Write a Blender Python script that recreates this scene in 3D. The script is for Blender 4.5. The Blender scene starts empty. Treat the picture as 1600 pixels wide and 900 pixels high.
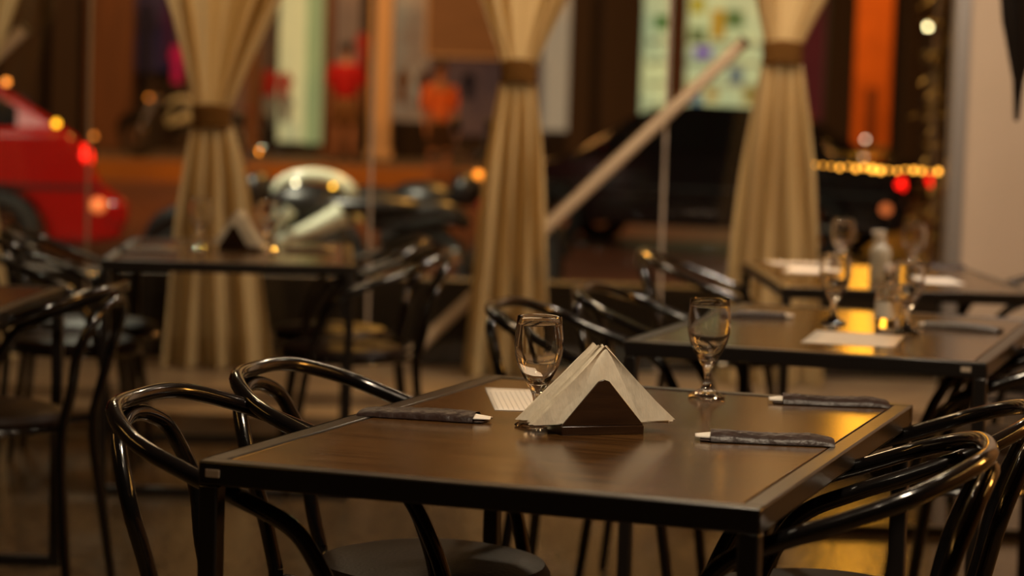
import bpy, bmesh, math, random
from mathutils import Vector, Matrix
S = bpy.context.scene
COL = S.collection
R = math.radians
PI = math.pi
random.seed(7)

# ------------------------------------------------------------ camera
F, PITCH, ROLL, CAMH = 3560.5, R(4.342), R(1.768), 1.2437
_fw = Vector((0, math.cos(PITCH), -math.sin(PITCH)))
_r = Vector((1, 0, 0)); _u = _r.cross(_fw)
_r2 = _r*math.cos(ROLL) + _u*math.sin(ROLL)
_u2 = -_r*math.sin(ROLL) + _u*math.cos(ROLL)
cd = bpy.data.cameras.new('camera'); cam = bpy.data.objects.new('camera', cd); COL.objects.link(cam)
m = Matrix((_r2, _u2, -_fw)).transposed().to_4x4(); m.translation = Vector((0, 0, CAMH))
cam.matrix_world = m
cd.sensor_width = 36; cd.lens = F/1600*36; cd.clip_end = 300; cd.clip_start = .05
cd.dof.use_dof = True; cd.dof.focus_distance = 3.62; cd.dof.aperture_fstop = 2.8
S.camera = cam
# ------------------------------------------------------------ world, exposure, lights
w = bpy.data.worlds.new('night'); S.world = w; w.use_nodes = True
w.node_tree.nodes['Background'].inputs[0].default_value = (.020, .011, .006, 1)
w.node_tree.nodes['Background'].inputs[1].default_value = 1.0
S.view_settings.view_transform = 'Standard'; S.view_settings.look = 'None'
S.view_settings.exposure = 0.0; S.view_settings.gamma = 1

def area(name, loc, to, sx, sy, power, col):
    l = bpy.data.lights.new(name, 'AREA'); l.shape = 'RECTANGLE'; l.size = sx; l.size_y = sy
    l.energy = power; l.color = col
    o = bpy.data.objects.new(name, l); COL.objects.link(o); o.location = loc
    o.rotation_euler = (Vector(to)-Vector(loc)).to_track_quat('-Z', 'Y').to_euler()
    return o
WARM = (1, .66, .34); SOD = (1, .42, .10)
# ceiling downlights of the restaurant
area('ceiling_light_glow', (-.4, 6.0, 3.0), (-.4, 6.0, 0), .35, .35, 11, WARM)
area('ceiling_light_glow', (1.7, 7.4, 3.0), (1.9, 9.0, 0.8), .35, .35, 80, (1, .83, .66))
area('ceiling_light_glow', (-1.6, 8.6, 3.0), (-1.6, 8.6, 0), .35, .35, 9, (1, .7, .38))
area('ceiling_light_glow', (.6, 2.7, 3.0), (.3, 3.6, 0), .3, .3, 60, (1, .80, .56))
area('ceiling_light_glow', (.7, 8.5, 3.0), (.7, 9.0, 0), .35, .35, 30, (1, .78, .52))
area('side_lamp_glow', (3.3, 4.6, 1.9), (.6, 3.6, .7), .5, .4, 30, (1, .42, .07))
# sodium street lamps over the road, with two added fills
area('outdoor_light', (-3, 22, 6), (-3, 29, 0), 1, 1, 520, SOD)
area('outdoor_light', (8, 25, 7), (8, 27, 0), 1, 1, 420, SOD)
area('outdoor_light', (.4, 14.5, 5), (.3, 10, 1.5), .8, .8, 330, (1, .46, .08))
area('outdoor_light', (-4, 31, 6.5), (-4, 36, 1.5), 1, 1, 300, (1, .5, .2))
area('outdoor_light', (-2.6, 12.0, 3.6), (-1.1, 12.9, .7), .4, .4, 220, (1, .95, .74))  # added fill that brightens the white motorcycle
area('outdoor_light', (3.0, 11.2, 3.2), (2.4, 12.4, 1.4), .3, .3, 18, (1, .62, .2))  # extra fill put in to make the shrub golden
area('outdoor_light', (10, 78, 11), (14.2, 90, 4), 3, 3, 2300, (1, .42, .07))

def ray(px, py):
    return _fw + _r2*((px-800)/F) + _u2*((450-py)/F)
def P(px, py, d):
    """point on the sight line of a photo pixel at world distance y=d"""
    v = ray(px, py); return Vector((0, 0, CAMH)) + v*(d/v.y)
def PZ(px, py, z):
    v = ray(px, py); return Vector((0, 0, CAMH)) + v*((z-CAMH)/v.z)

# ------------------------------------------------------------ materials
MATS = {}
def mat(name, col, rough=.5, metal=0, spec=.5, bump=None, var=None, emit=None, coat=0, trans=0, ior=1.45):
    if name in MATS: return MATS[name]
    m = bpy.data.materials.new(name); m.use_nodes = True; nt = m.node_tree; b = nt.nodes['Principled BSDF']
    b.inputs['Base Color'].default_value = (*col, 1); b.inputs['Roughness'].default_value = rough
    b.inputs['Metallic'].default_value = metal; b.inputs['Specular IOR Level'].default_value = spec
    b.inputs['Coat Weight'].default_value = coat; b.inputs['Transmission Weight'].default_value = trans
    b.inputs['IOR'].default_value = ior
    tc = nt.nodes.new('ShaderNodeTexCoord')
    def noise(scale, vec=(1, 1, 1), detail=4):
        mp = nt.nodes.new('ShaderNodeMapping'); mp.inputs['Scale'].default_value = vec
        nt.links.new(tc.outputs['Object'], mp.inputs[0])
        n = nt.nodes.new('ShaderNodeTexNoise'); n.inputs['Scale'].default_value = scale; n.inputs['Detail'].default_value = detail
        nt.links.new(mp.outputs[0], n.inputs[0]); return n
    if var:   # (other colour, scale, vec)
        n = noise(var[1], var[2] if len(var) > 2 else (1, 1, 1))
        r = nt.nodes.new('ShaderNodeValToRGB')
        r.color_ramp.elements[0].position = .35; r.color_ramp.elements[1].position = .65
        r.color_ramp.elements[0].color = (*col, 1); r.color_ramp.elements[1].color = (*var[0], 1)
        nt.links.new(n.outputs[0], r.inputs[0]); nt.links.new(r.outputs[0], b.inputs['Base Color'])
    if bump:  # (strength, scale, vec)
        n = noise(bump[1], bump[2] if len(bump) > 2 else (1, 1, 1))
        bp = nt.nodes.new('ShaderNodeBump'); bp.inputs['Strength'].default_value = bump[0]; bp.inputs['Distance'].default_value = .004
        nt.links.new(n.outputs[0], bp.inputs['Height']); nt.links.new(bp.outputs[0], b.inputs['Normal'])
    if emit:
        b.inputs['Emission Color'].default_value = (*emit[0], 1); b.inputs['Emission Strength'].default_value = emit[1]
    MATS[name] = m; return m

BLACK = mat('black enamelled tube', (.0035, .003, .003), .16, 0, .6, coat=.5)
FRAME = mat('satin black steel', (.010, .008, .007), .30, .0, .6, bump=(.06, 60))
WOOD = mat('dark brown wood laminate', (.032, .014, .004), .17, 0, .42, bump=(.05, 14, (1, 9, 1)), var=((.085, .040, .012), 6, (.6, 14, 1)))
SEAT = mat('dark brown vinyl seat', (.011, .005, .003), .45, 0, .16, bump=(.25, 160))
FLOOR = mat('speckled floor', (.125, .082, .042), .17, 0, .45, bump=(.35, 40), var=((.050, .034, .019), 22))
STEP = mat('pale step stone', (.26, .18, .10), .35, 0, .5, bump=(.1, 20), var=((.18, .12, .07), 5))
WALL = mat('beige wall paint', (.47, .35, .25), .6, 0, .3, bump=(.05, 40), var=((.43, .32, .22), 1.2))
DARKWALL = mat('dark wall', (.05, .035, .025), .7, bump=(.05, 30))
CEIL = mat('ceiling paint', (.16, .11, .08), .8, bump=(.05, 20))
KERBWALL = mat('dark brown low wall', (.018, .011, .007), .7, bump=(.2, 15), var=((.025, .016, .010), 3))
LEATHER = mat('dark brown crinkled sleeve', (.018, .009, .0075), .42, 0, .35, bump=(1, 40), var=((.026, .013, .010), 30))
GREYSLV = mat('grey sleeve', (.05, .042, .036), .42, 0, .5, bump=(.8, 60))
PAPER = mat('white paper', (.72, .66, .58), .6, bump=(.1, 12))
NAPK = mat('paper napkin', (.74, .66, .52), .75, 0, .3, bump=(.8, 55, (1, 1, .35)))
LINEM = mat('grey printed line', (.42, .38, .33), .6)
HOLD = mat('dark wood holder', (.022, .010, .005), .25, 0, .5, bump=(.1, 20, (1, 1, 8)), var=((.035, .016, .007), 9, (1, 1, 7)))
GASK = mat('clear silicone joint', (.35, .27, .2), .4)
ALU = mat('brushed aluminium frame', (.30, .27, .24), .38, .6, bump=(.04, 40))
POLE = mat('beige painted pole', (.42, .31, .2), .45, bump=(.05, 20))
CLEAR = mat('clear glassware', (1, 1, 1), .0, 0, .5, trans=1, ior=1.5)
STICK = mat('pale sticker', (.4, .32, .24), .5)
ROAD = mat('street asphalt', (.15, .066, .045), .42, 0, .4, bump=(.3, 8), var=((.11, .05, .035), 1.5))
PAVE = mat('pavement concrete', (.16, .115, .08), .7, bump=(.3, 6), var=((.12, .09, .06), 2))
KERBY = mat('yellow painted kerb', (.50, .20, .02), .6, bump=(.2, 8), var=((.38, .16, .03), 1.2))
RED = mat('red car paint', (.27, .003, .002), .22, 0, .5, coat=.7)
BLKP = mat('black car paint', (.006, .004, .005), .15, 0, .5, coat=.6)
DGLASS = mat('dark car glass', (.008, .008, .008), .05, 0, .6)
RUBBER = mat('tyre rubber', (.012, .011, .01), .7, bump=(.2, 60))
CHROME = mat('chrome', (.7, .68, .62), .12, 1)
WPLAS = mat('white fairing plastic', (.62, .66, .52), .3, 0, .5, coat=.4)
BPLAS = mat('black plastic', (.01, .009, .009), .35)
WOODCOL = mat('brown column render', (.16, .065, .025), .6, bump=(.2, 4), var=((.11, .045, .02), 1.5, (3, 3, .4)))
DKCOL = mat('dark brown facade', (.045, .026, .016), .7, bump=(.2, 4), var=((.03, .018, .012), 1, (3, 3, .4)))
CREAM = mat('cream column render', (.75, .52, .3), .6, bump=(.1, 4))
TAN = mat('tan banner cloth', (.25, .15, .09), .7, bump=(.1, 4), var=((.20, .12, .075), 3, (.4, 1, 6)))
ORWALL = mat('orange painted wall', (.62, .16, .03), .6, bump=(.1, 3), var=((.48, .12, .025), .9))
SKIN = mat('skin', (.42, .2, .12), .5, bump=(.02, 30))
HAIR = mat('dark hair', (.012, .008, .006), .5, bump=(.3, 60))
BULB = lambda n, c, s: mat(n, c, .4, emit=(c, s), bump=(.01, 5))
def emis(name, c, s, var=None):
    """backlit shop window: emission tinted by a soft procedural pattern"""
    if name in MATS: return MATS[name]
    m = mat(name, c, .5, emit=(c, s), var=(tuple(x*.7 for x in c), 1.1, (2, 1, 1)))
    nt = m.node_tree; b = nt.nodes['Principled BSDF']
    if var:
        n = nt.nodes.new('ShaderNodeTexNoise'); n.inputs['Scale'].default_value = var[1]
        tc = nt.nodes.new('ShaderNodeTexCoord'); nt.links.new(tc.outputs['Object'], n.inputs[0])
        r = nt.nodes.new('ShaderNodeValToRGB'); r.color_ramp.elements[0].color = (*c, 1); r.color_ramp.elements[1].color = (*var[0], 1)
        r.color_ramp.elements[0].position = .4; r.color_ramp.elements[1].position = .6
        nt.links.new(n.outputs[0], r.inputs[0]); nt.links.new(r.outputs[0], b.inputs['Emission Color'])
    return m
def cloth_mat(name, c, trl=.45):
    m = bpy.data.materials.new(name); m.use_nodes = True; nt = m.node_tree; nt.nodes.clear()
    o = nt.nodes.new('ShaderNodeOutputMaterial'); d = nt.nodes.new('ShaderNodeBsdfDiffuse'); t = nt.nodes.new('ShaderNodeBsdfTranslucent')
    mx = nt.nodes.new('ShaderNodeMixShader'); mx.inputs[0].default_value = trl
    tc = nt.nodes.new('ShaderNodeTexCoord'); n = nt.nodes.new('ShaderNodeTexNoise'); n.inputs['Scale'].default_value = 90
    nt.links.new(tc.outputs['Object'], n.inputs[0])
    r = nt.nodes.new('ShaderNodeValToRGB'); r.color_ramp.elements[0].color = (*[x*.85 for x in c], 1); r.color_ramp.elements[1].color = (*c, 1)
    nt.links.new(n.outputs[0], r.inputs[0]); nt.links.new(r.outputs[0], d.inputs[0]); nt.links.new(r.outputs[0], t.inputs[0])
    nt.links.new(d.outputs[0], mx.inputs[1]); nt.links.new(t.outputs[0], mx.inputs[2]); nt.links.new(mx.outputs[0], o.inputs[0])
    return m
CURT = cloth_mat('cream voile curtain', (.55, .42, .22), .38)
TIE = cloth_mat('brown tie band', (.11, .048, .012), .1)
def pane_mat():
    m = bpy.data.materials.new('window glass'); m.use_nodes = True; nt = m.node_tree; nt.nodes.clear()
    o = nt.nodes.new('ShaderNodeOutputMaterial'); t = nt.nodes.new('ShaderNodeBsdfTransparent'); g = nt.nodes.new('ShaderNodeBsdfGlossy')
    g.inputs['Roughness'].default_value = .01; t.inputs[0].default_value = (.95, .94, .9, 1)
    f = nt.nodes.new('ShaderNodeFresnel'); f.inputs[0].default_value = 1.45; mx = nt.nodes.new('ShaderNodeMixShader')
    tc = nt.nodes.new('ShaderNodeTexCoord'); n = nt.nodes.new('ShaderNodeTexNoise'); n.inputs['Scale'].default_value = .6
    b = nt.nodes.new('ShaderNodeBump'); b.inputs['Strength'].default_value = .02; nt.links.new(tc.outputs['Object'], n.inputs[0]); nt.links.new(n.outputs[0], b.inputs['Height'])
    nt.links.new(b.outputs[0], g.inputs['Normal'])
    nt.links.new(f.outputs[0], mx.inputs[0]); nt.links.new(t.outputs[0], mx.inputs[1]); nt.links.new(g.outputs[0], mx.inputs[2]); nt.links.new(mx.outputs[0], o.inputs[0])
    return m
PANE = pane_mat()

# ------------------------------------------------------------ mesh helpers
class MB:
    def __init__(s): s.v = []; s.f = []
    def add(s, vs, fs):
        n = len(s.v); s.v += [tuple(v) for v in vs]; s.f += [tuple(i+n for i in f) for f in fs]; return s
    def box(s, x0, x1, y0, y1, z0, z1, M=None):
        vs = [Vector(v) for v in ((x0, y0, z0), (x1, y0, z0), (x1, y1, z0), (x0, y1, z0), (x0, y0, z1), (x1, y0, z1), (x1, y1, z1), (x0, y1, z1))]
        if M: vs = [M@v for v in vs]
        return s.add(vs, [(0, 3, 2, 1), (4, 5, 6, 7), (0, 1, 5, 4), (1, 2, 6, 5), (2, 3, 7, 6), (3, 0, 4, 7)])
    def tube(s, pts, r, n=10, smooth=4, closed=False):
        pts = [Vector(p) for p in pts]
        rs = r if isinstance(r, (list, tuple)) else [r]*len(pts)
        if smooth > 1 and len(pts) > 2:
            q = []; qr = []
            N = len(pts)
            rng = N if closed else N-1
            for i in range(rng):
                g = lambda k: pts[k % N] if closed else pts[max(0, min(N-1, k))]
                p0, p1, p2, p3 = g(i-1), g(i), g(i+1), g(i+2)
                for k in range(smooth):
                    t = k/smooth
                    q.append(.5*((2*p1)+(p2-p0)*t+(2*p0-5*p1+4*p2-p3)*t*t+(-p0+3*p1-3*p2+p3)*t**3))
                    qr.append(rs[i]*(1-t)+rs[(i+1) % N]*t)
            if not closed: q.append(pts[-1]); qr.append(rs[-1])
            pts, rs = q, qr
        N = len(pts); nrm = None; vs = []; fs = []
        for i in range(N):
            a = pts[(i-1) % N] if (closed or i > 0) else pts[0]; b = pts[(i+1) % N] if (closed or i < N-1) else pts[-1]
            t = (b-a).normalized()
            if nrm is None: nrm = t.orthogonal().normalized()
            else: nrm = (nrm - t*nrm.dot(t)).normalized()
            bn = t.cross(nrm)
            for k in range(n):
                an = 2*PI*k/n; vs.append(pts[i]+(nrm*math.cos(an)+bn*math.sin(an))*rs[i])
        for i in range(N if closed else N-1):
            j = (i+1) % N
            for k in range(n): fs.append((i*n+k, i*n+(k+1) % n, j*n+(k+1) % n, j*n+k))
        if not closed: fs.append(tuple(range(n))[::-1]); fs.append(tuple((N-1)*n+k for k in range(n)))
        return s.add(vs, fs)
    def lathe(s, prof, n=32, cx=0, cy=0, cz=0, facet=None):
        vs = []; fs = []; idx = []
        for (r, z) in prof:
            if r < 1e-6: idx.append([len(vs)]); vs.append((cx, cy, cz+z)); continue
            row = []
            for k in range(n):
                a = 2*PI*k/n; rr = r*(facet(a, r, z) if facet else 1)
                row.append(len(vs)); vs.append((cx+rr*math.cos(a), cy+rr*math.sin(a), cz+z))
            idx.append(row)
        for a, b in zip(idx, idx[1:]):
            if len(a) == 1 and len(b) == 1: continue
            for k in range(n):
                k2 = (k+1) % n
                if len(a) == 1: fs.append((a[0], b[k2], b[k]))
                elif len(b) == 1: fs.append((a[k], a[k2], b[0]))
                else: fs.append((a[k], a[k2], b[k2], b[k]))
        return s.add(vs, fs)
    def ell(s, c, rx, ry, rz, n=16, M=None):
        vs = []; fs = []; c = Vector(c); h = n//2
        for i in range(h+1):
            th = PI*i/h
            for k in range(n):
                a = 2*PI*k/n; v = Vector((rx*math.sin(th)*math.cos(a), ry*math.sin(th)*math.sin(a), rz*math.cos(th)))
                if M: v = M@v
                vs.append(c+v)
        for i in range(h):
            for k in range(n): fs.append((i*n+k, (i+1)*n+k, (i+1)*n+(k+1) % n, i*n+(k+1) % n))
        return s.add(vs, fs)
    def prism(s, poly, y0, y1, w0=None):
        """polygon of (x,z) extruded along y"""
        n = len(poly); vs = [(x, y0, z) for x, z in poly]+[(x, y1, z) for x, z in poly]
        fs = [tuple(range(n)), tuple(range(2*n-1, n-1, -1))]+[(i+n, (i+1) % n+n, (i+1) % n, i) for i in range(n)]
        return s.add(vs, fs)
    def grid(s, fn, nu, nv):
        vs = [fn(i/nu, j/nv) for j in range(nv+1) for i in range(nu+1)]
        fs = [(j*(nu+1)+i, j*(nu+1)+i+1, (j+1)*(nu+1)+i+1, (j+1)*(nu+1)+i) for j in range(nv) for i in range(nu)]
        return s.add(vs, fs)
    def build(s, name, m, parent=None, bevel=0, smooth=True, solid=0, sub=0):
        me = bpy.data.meshes.new(name); me.from_pydata(s.v, [], s.f)
        bm = bmesh.new(); bm.from_mesh(me); bmesh.ops.remove_doubles(bm, verts=bm.verts, dist=1e-6)
        bmesh.ops.recalc_face_normals(bm, faces=bm.faces); bm.to_mesh(me); bm.free()
        me.materials.append(m)
        if smooth:
            me.polygons.foreach_set('use_smooth', [True]*len(me.polygons))
            try: me.set_sharp_from_angle(angle=R(38))
            except Exception: pass
        o = bpy.data.objects.new(name, me); COL.objects.link(o); o.parent = parent
        if solid: md = o.modifiers.new('s', 'SOLIDIFY'); md.thickness = solid; md.offset = 0
        if bevel: md = o.modifiers.new('b', 'BEVEL'); md.width = bevel; md.segments = 2; md.limit_method = 'ANGLE'
        if sub: md = o.modifiers.new('u', 'SUBSURF'); md.levels = sub; md.render_levels = sub
        return o
def tag(o, label=None, cat=None, group=None, kind=None):
    if label: o['label'] = label
    if cat: o['category'] = cat
    if group: o['group'] = group
    if kind: o['kind'] = kind
    return o
def empty(name, loc, rz=0, label=None, cat=None, group=None):
    o = bpy.data.objects.new(name, None); COL.objects.link(o); o.location = loc; o.rotation_euler = (0, 0, rz)
    o.empty_display_size = .1
    return tag(o, label, cat, group)
def copy_tree(o, parent=None):
    c = o.copy(); COL.objects.link(c); c.parent = parent
    for ch in list(o.children): copy_tree(ch, c)
    return c
def struct(name, mb, m, label=None, **k):
    o = mb.build(name, m, None, **k); return tag(o, label, None, None, 'structure')
def place(o, loc, rz, label, group=None):
    o.location = loc; o.rotation_euler = (0, 0, rz); o['label'] = label
    if group: o['group'] = group
    return o

# ------------------------------------------------------------ the room
XL, XR = -5.0, 3.6; YW = 10.0; TOP = 2.75
struct('floor', MB().box(XL, XR, -2.2, 10.25, -.1, 0), FLOOR, 'speckled brown polished floor')
struct('ceiling', MB().box(XL, XR, -2.2, 10.25, 3.1, 3.2), CEIL)
struct('wall_back', MB().box(XL, XR, -2.3, -2.2, -.1, 3.2), DARKWALL)
struct('wall_left', MB().box(XL-.1, XL, -2.3, 10.25, -.1, 3.2), DARKWALL)
struct('wall_right', MB().box(XR, XR+.1, -2.3, 10.25, -.1, 3.2), mat('amber bounce wall tint', (.36, .17, .05), .6, bump=(.05, 40)))  # unseen wall, tinted amber for the golden reflection on the table frame
XP = P(1494, 200, YW).x
struct('wall_front', MB().box(XP+.035, XR, YW-.03, YW+.2, 0, 3.1).box(XL, XP+.035, YW+.0, YW+.2, TOP, 3.1), WALL, 'beige painted wall right of the window')
st = struct('trim_1', MB().box(XL, XP+.03, 8.62, YW+.05, 0, .075), STEP, 'pale lower stone step below the window', bevel=.006)
struct('trim_2', MB().box(XL, XP+.03, 8.95, YW+.05, .075, .13), STEP, 'pale upper stone step below the window', bevel=.006)
struct('trim_3', MB().box(XL, XP+.03, YW+.04, YW+.24, .0, .505), KERBWALL, 'dark low wall behind the glass', bevel=.006)
joints = [XL, P(-330, 160, YW).x, P(140, 155, YW).x, P(583, 170, YW).x, P(1041, 180, YW).x, XP]
for i in range(5):
    g = struct('window_%d' % (i+1), MB().box(joints[i]+.004, joints[i+1]-.004, YW-.005, YW+.005, .13, TOP), PANE, 'tall frameless glass pane')
    if 0 < i: struct('trim_%d' % (i+3), MB().box(joints[i]-.006, joints[i]+.006, YW-.008, YW+.008, .13, TOP), GASK, 'thin clear joint between panes')
struct('trim_9', MB().box(XP-.03, XP+.035, YW-.05, YW+.06, .13, TOP), ALU, 'grey metal window post', bevel=.004)
struct('trim_10', MB().box(XP+.035, XR, YW-.045, YW-.03, 0, .09), DARKWALL, 'dark skirting')

# lamps overhead, outside the frame
for k, (x, y) in enumerate([(-.4, 6), (1.7, 7.4), (-1.6, 8.6), (.6, 2.4), (.7, 8.5)]):
    t = empty('ceiling_light', (x, y, 3.1), 0, ['round ceiling light between the left tables', 'round ceiling light above the farthest right table', 'round ceiling light above the left curtain', 'round ceiling light over the nearest table', 'round ceiling light before the middle window pane'][k], 'lamp', 'ceiling lights')
    MB().lathe([(.2, 0), (.2, -.05), (.17, -.05), (.17, -.01), (0, -.01)], 28).build('housing', ALU, t)
    MB().lathe([(.168, -.03), (0, -.03)], 24).build('diffuser', BULB('warm diffuser', (1, .72, .42), 2.0), t)
for k, (x, y0, y1, z, lb) in enumerate([(2.9, 2.6, 5.2, 2.3, 'amber strip lamp hung along the right side'), (-3.1, 2.0, 4.6, 2.5, 'amber strip lamp hung along the left side')]):
    t = empty('strip_lamp', (x, (y0+y1)/2, z), 0, lb, 'lamp')
    h = (y1-y0)/2
    MB().box(-.03, .03, -h, h, .01, .04).build('housing', ALU, t)
    MB().tube([(0, -h+.02, 0), (0, h-.02, 0)], .022).build('light_tube', BULB('amber light tube', (1, .5, .12), 22), t)
    for q in (-h+.1, h-.1): MB().tube([(0, q, .04), (0, q, 3.1-z)], .003, 6).build('hanging_wire', ALU, t)

for k, (x, y, z, lb) in enumerate([(-.7, 4.6, 2.35, 'added sparkle bulb hanging between the left tables'), (.9, 4.2, 2.45, 'added sparkle bulb hanging right of the nearest table'), (1.5, 6.3, 2.4, 'added sparkle bulb hanging over the second table'), (-1.1, 6.8, 2.45, 'added sparkle bulb hanging over the back left table'), (.1, 2.2, 2.3, 'added sparkle bulb hanging nearest the camera')]):
    t = empty('sparkle_bulb', (x, y, z), 0, lb, 'lamp')  # unseen bulbs added for sparkle on the glassware
    MB().ell((0, 0, 0), .032, .032, .04, 16).build('bulb', BULB('sparkle bulb glow', (1, .80, .55), 110), t)
    MB().lathe([(0, .036), (.018, .036), (.018, .085), (0, .09)], 16).build('socket', BPLAS, t)
    MB().tube([(0, 0, .088), (0, 0, 3.1-z)], .003, 6, 1).build('cord', BPLAS, t)
# ------------------------------------------------------------ chair
def make_chair():
    t = empty('bistro_armchair', (0, 0, 0), 0, 'x', 'chair')
    L = [(.10, .244, .459), (.08, .254, .53), (.048, .261, .60), (.008, .265, .651), (-.07, .265, .687), (-.15, .257, .716), (-.242, .231, .752), (-.317, .133, .783)]
    L = [Vector(p) for p in L]
    rail = L+[Vector((-.337, 0, .786))]+[Vector((p.x, -p.y, p.z)) for p in L[::-1]]
    r = .0132
    MB().tube(rail, r, 12, 5).build('arm_rail', BLACK, t)
    L = [Vector(p) for p in [(-.245, .116, .459), (-.265, .116, .54), (-.287, .136, .636), (-.319, .106, .722), (-.334, .055, .752)]]
    MB().tube(L+[Vector((-.340, 0, .760))]+[Vector((p.x, -p.y, p.z)) for p in L[::-1]], r, 12, 5).build('back_hoop', BLACK, t)
    for s in (1, -1):
        MB().tube([(-.245, s*.116, .459), (-.243, s*.124, .38), (-.262, s*.15, .2), (-.285, s*.17, .0)], [r, r, r, r*.9], 10, 4).build('leg', BLACK, t)
        MB().tube([(.10, s*.244, .459), (.118, s*.238, .38), (.145, s*.228, .2), (.17, s*.22, .0)], [r, r, r, r*.9], 10, 4).build('leg', BLACK, t)
    MB().lathe([(0, .43), (.190, .43), (.202, .442), (.204, .456), (.194, .472), (.155, .482), (0, .486)], 40).build('seat', SEAT, t)
    ring = MB().tube([(.205*math.cos(2*PI*k/24), .205*math.sin(2*PI*k/24), .437) for k in range(24)], .009, 8, 2, True)
    for s in (1, -1):
        ring.tube([(-.175, s*.10, .437), (-.245, s*.116, .446)], .008, 8, 1)
        ring.tube([(.09, s*.18, .437), (.104, s*.243, .45)], .008, 8, 1)
    ring.build('seat_ring', BLACK, t)
    return t
proto = make_chair(); first = [True]
def chair(x, y, deg, label, group):
    o = proto if first[0] else copy_tree(proto)
    first[0] = False
    return place(o, (x, y, 0), R(deg), label, group)
g1 = 'black bistro armchairs at the front table'
chair(-.254, 3.462, -12.7, 'black tube armchair at the front left corner of the nearest table', g1)
chair(-.122, 3.89, -14.1, 'black tube armchair at the back of the left side of the nearest table', g1)
chair(.360, 3.299, 169, 'black tube armchair at the front right corner of the nearest table', g1)
chair(.52, 3.72, 169, 'black tube armchair at the back of the right side of the nearest table', g1)
g2 = 'black bistro armchairs at the middle right table'
chair(.29, 5.42, -14, 'black tube armchair directly behind the left wine glass, at the second table', g2)
chair(.51, 6.0, -14, 'black tube armchair at the far left side of the second table', g2)
chair(1.04, 5.22, 169, 'black tube armchair at the near right side of the second table', g2)
chair(1.20, 5.72, 169, 'black tube armchair at the far right side of the second table', g2)
g3 = 'black bistro armchairs at the back right table'
chair(.77, 7.75, -6, 'black tube armchair left of the farthest right table, between two curtains', g3)
chair(1.64, 7.25, 178, 'black tube armchair against the beige wall, near right side of back table', g3)
chair(1.66, 7.82, 180, 'black tube armchair against the beige wall, far right side of back table', g3)
g4 = 'black bistro armchairs at the back left table'
chair(-.55, 7.45, 184, 'black tube armchair with glinting seat, near right side of back left table', g4)
chair(-.64, 8.05, 186, 'black tube armchair at the far right side of the back left table', g4)
chair(-1.42, 7.42, 4, 'black tube armchair at the near left side of the back left table', g4)
chair(-1.45, 8.0, 5, 'black tube armchair by the red car, far left side of back left table', g4)
chair(-1.31, 5.66, 172, 'black tube armchair at the left edge of the photo, facing left', 'armchairs at the left edge')

# ------------------------------------------------------------ tables
TW, TD, TH = .8, 1.226, .75
def make_table():
    t = empty('dining_table', (0, 0, 0), 0, 'x', 'table'); a = .03
    MB().box(a+.0035, TW-a-.0035, a+.0035, TD-a-.0035, TH-.018, TH-.0015).build('tabletop', WOOD, t, bevel=.001)
    fr = MB().box(0, TW, 0, a, TH-.034, TH).box(0, TW, TD-a, TD, TH-.034, TH).box(0, a, a, TD-a, TH-.034, TH).box(TW-a, TW, a, TD-a, TH-.034, TH)
    fr.box(a, TW-a, TD/2-.015, TD/2+.015, TH-.034, TH-.02)
    fr.build('frame', FRAME, t, bevel=.003)
    for x in (0, TW-a):
        for y in (0, TD-a): MB().box(x+.0005, x+a-.0005, y+.0005, y+a-.0005, 0, TH-.034).build('leg', FRAME, t, bevel=.003)
    for y in (0, TD-a): MB().box(a, TW-a, y+.001, y+a-.001, 0, .028).build('foot_bar', FRAME, t, bevel=.003)
    return t
tp = make_table()
def sticker(t, x):
    MB().box(x, x+.021, -.0012, .0, TH-.022, TH-.011).build('sticker', STICK, t)['label'] = 'small pale sticker on the frame edge'
T1 = place(copy_tree(tp), (-.4299, 3.1494, 0), R(-18.89), 'nearest dark wood dining table with napkin holder and two wine glasses'); sticker(T1, .012)
T2 = place(copy_tree(tp), (.253, 5.06, 0), R(-18.1), 'second dark wood dining table with sanitizer bottle, behind the nearest one on the right'); sticker(T2, .745)
T3 = place(copy_tree(tp), (.817, 6.878, 0), R(.07), 'farthest right dark wood dining table beside the beige wall')
T4 = place(copy_tree(tp), (-1.298, 7.16, 0), R(4.75), 'back left dark wood dining table in front of the left curtain')
T5 = place(tp, (-1.99, 4.83, 0), R(0), 'dark dining table cut off by the left edge of the photo')

# ------------------------------------------------------------ glasses
def make_glass():
    t = empty('wine_glass', (0, 0, 0), 0, 'x', 'glass')
    def fac(a, r, z):
        if z < .066 and r < .03: return 1+.07*math.cos(8*a)
        if z < .012: return 1+.02*math.cos(8*a)
        return 1
    out = [(0, .0), (.031, .0), (.0345, .002), (.034, .0045), (.026, .008), (.014, .014), (.0085, .021), (.0066, .030), (.0064, .044), (.0085, .053), (.0125, .061),
           (.018, .070), (.0255, .083), (.0335, .099), (.0378, .116), (.039, .131), (.0385, .146), (.0368, .163), (.0355, .1765), (.0349, .1778)]
    inn = [(.0343, .1765), (.0355, .163), (.0372, .146), (.0377, .131), (.0364, .116), (.0319, .0995), (.0235, .0845), (.0155, .075), (.008, .071), (0, .0695)]
    MB().lathe(out+inn, 48, facet=fac).build('glass_body', CLEAR, t)
    return t
gp = make_glass(); gf = [True]
def glass(p, label, rz=0):
    o = gp if gf[0] else copy_tree(gp)
    gf[0] = False
    return place(o, p, rz, label, 'stemmed water goblets')
ZT = TH
def Zt(px, py, z=ZT-.0015): return PZ(px, py, z)
glass(Zt(838, 666.5), 'empty wine glass behind the napkin holder on the nearest table')
glass(Zt(1104, 621), 'empty wine glass on the nearest table, right of the napkin holder', .3)
glass(Zt(1302, 506), 'wine glass on the second table, left of the clear bottle', .1)
glass(Zt(1416, 521), 'wine glass on the second table, right of the clear bottle', .2)
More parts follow.
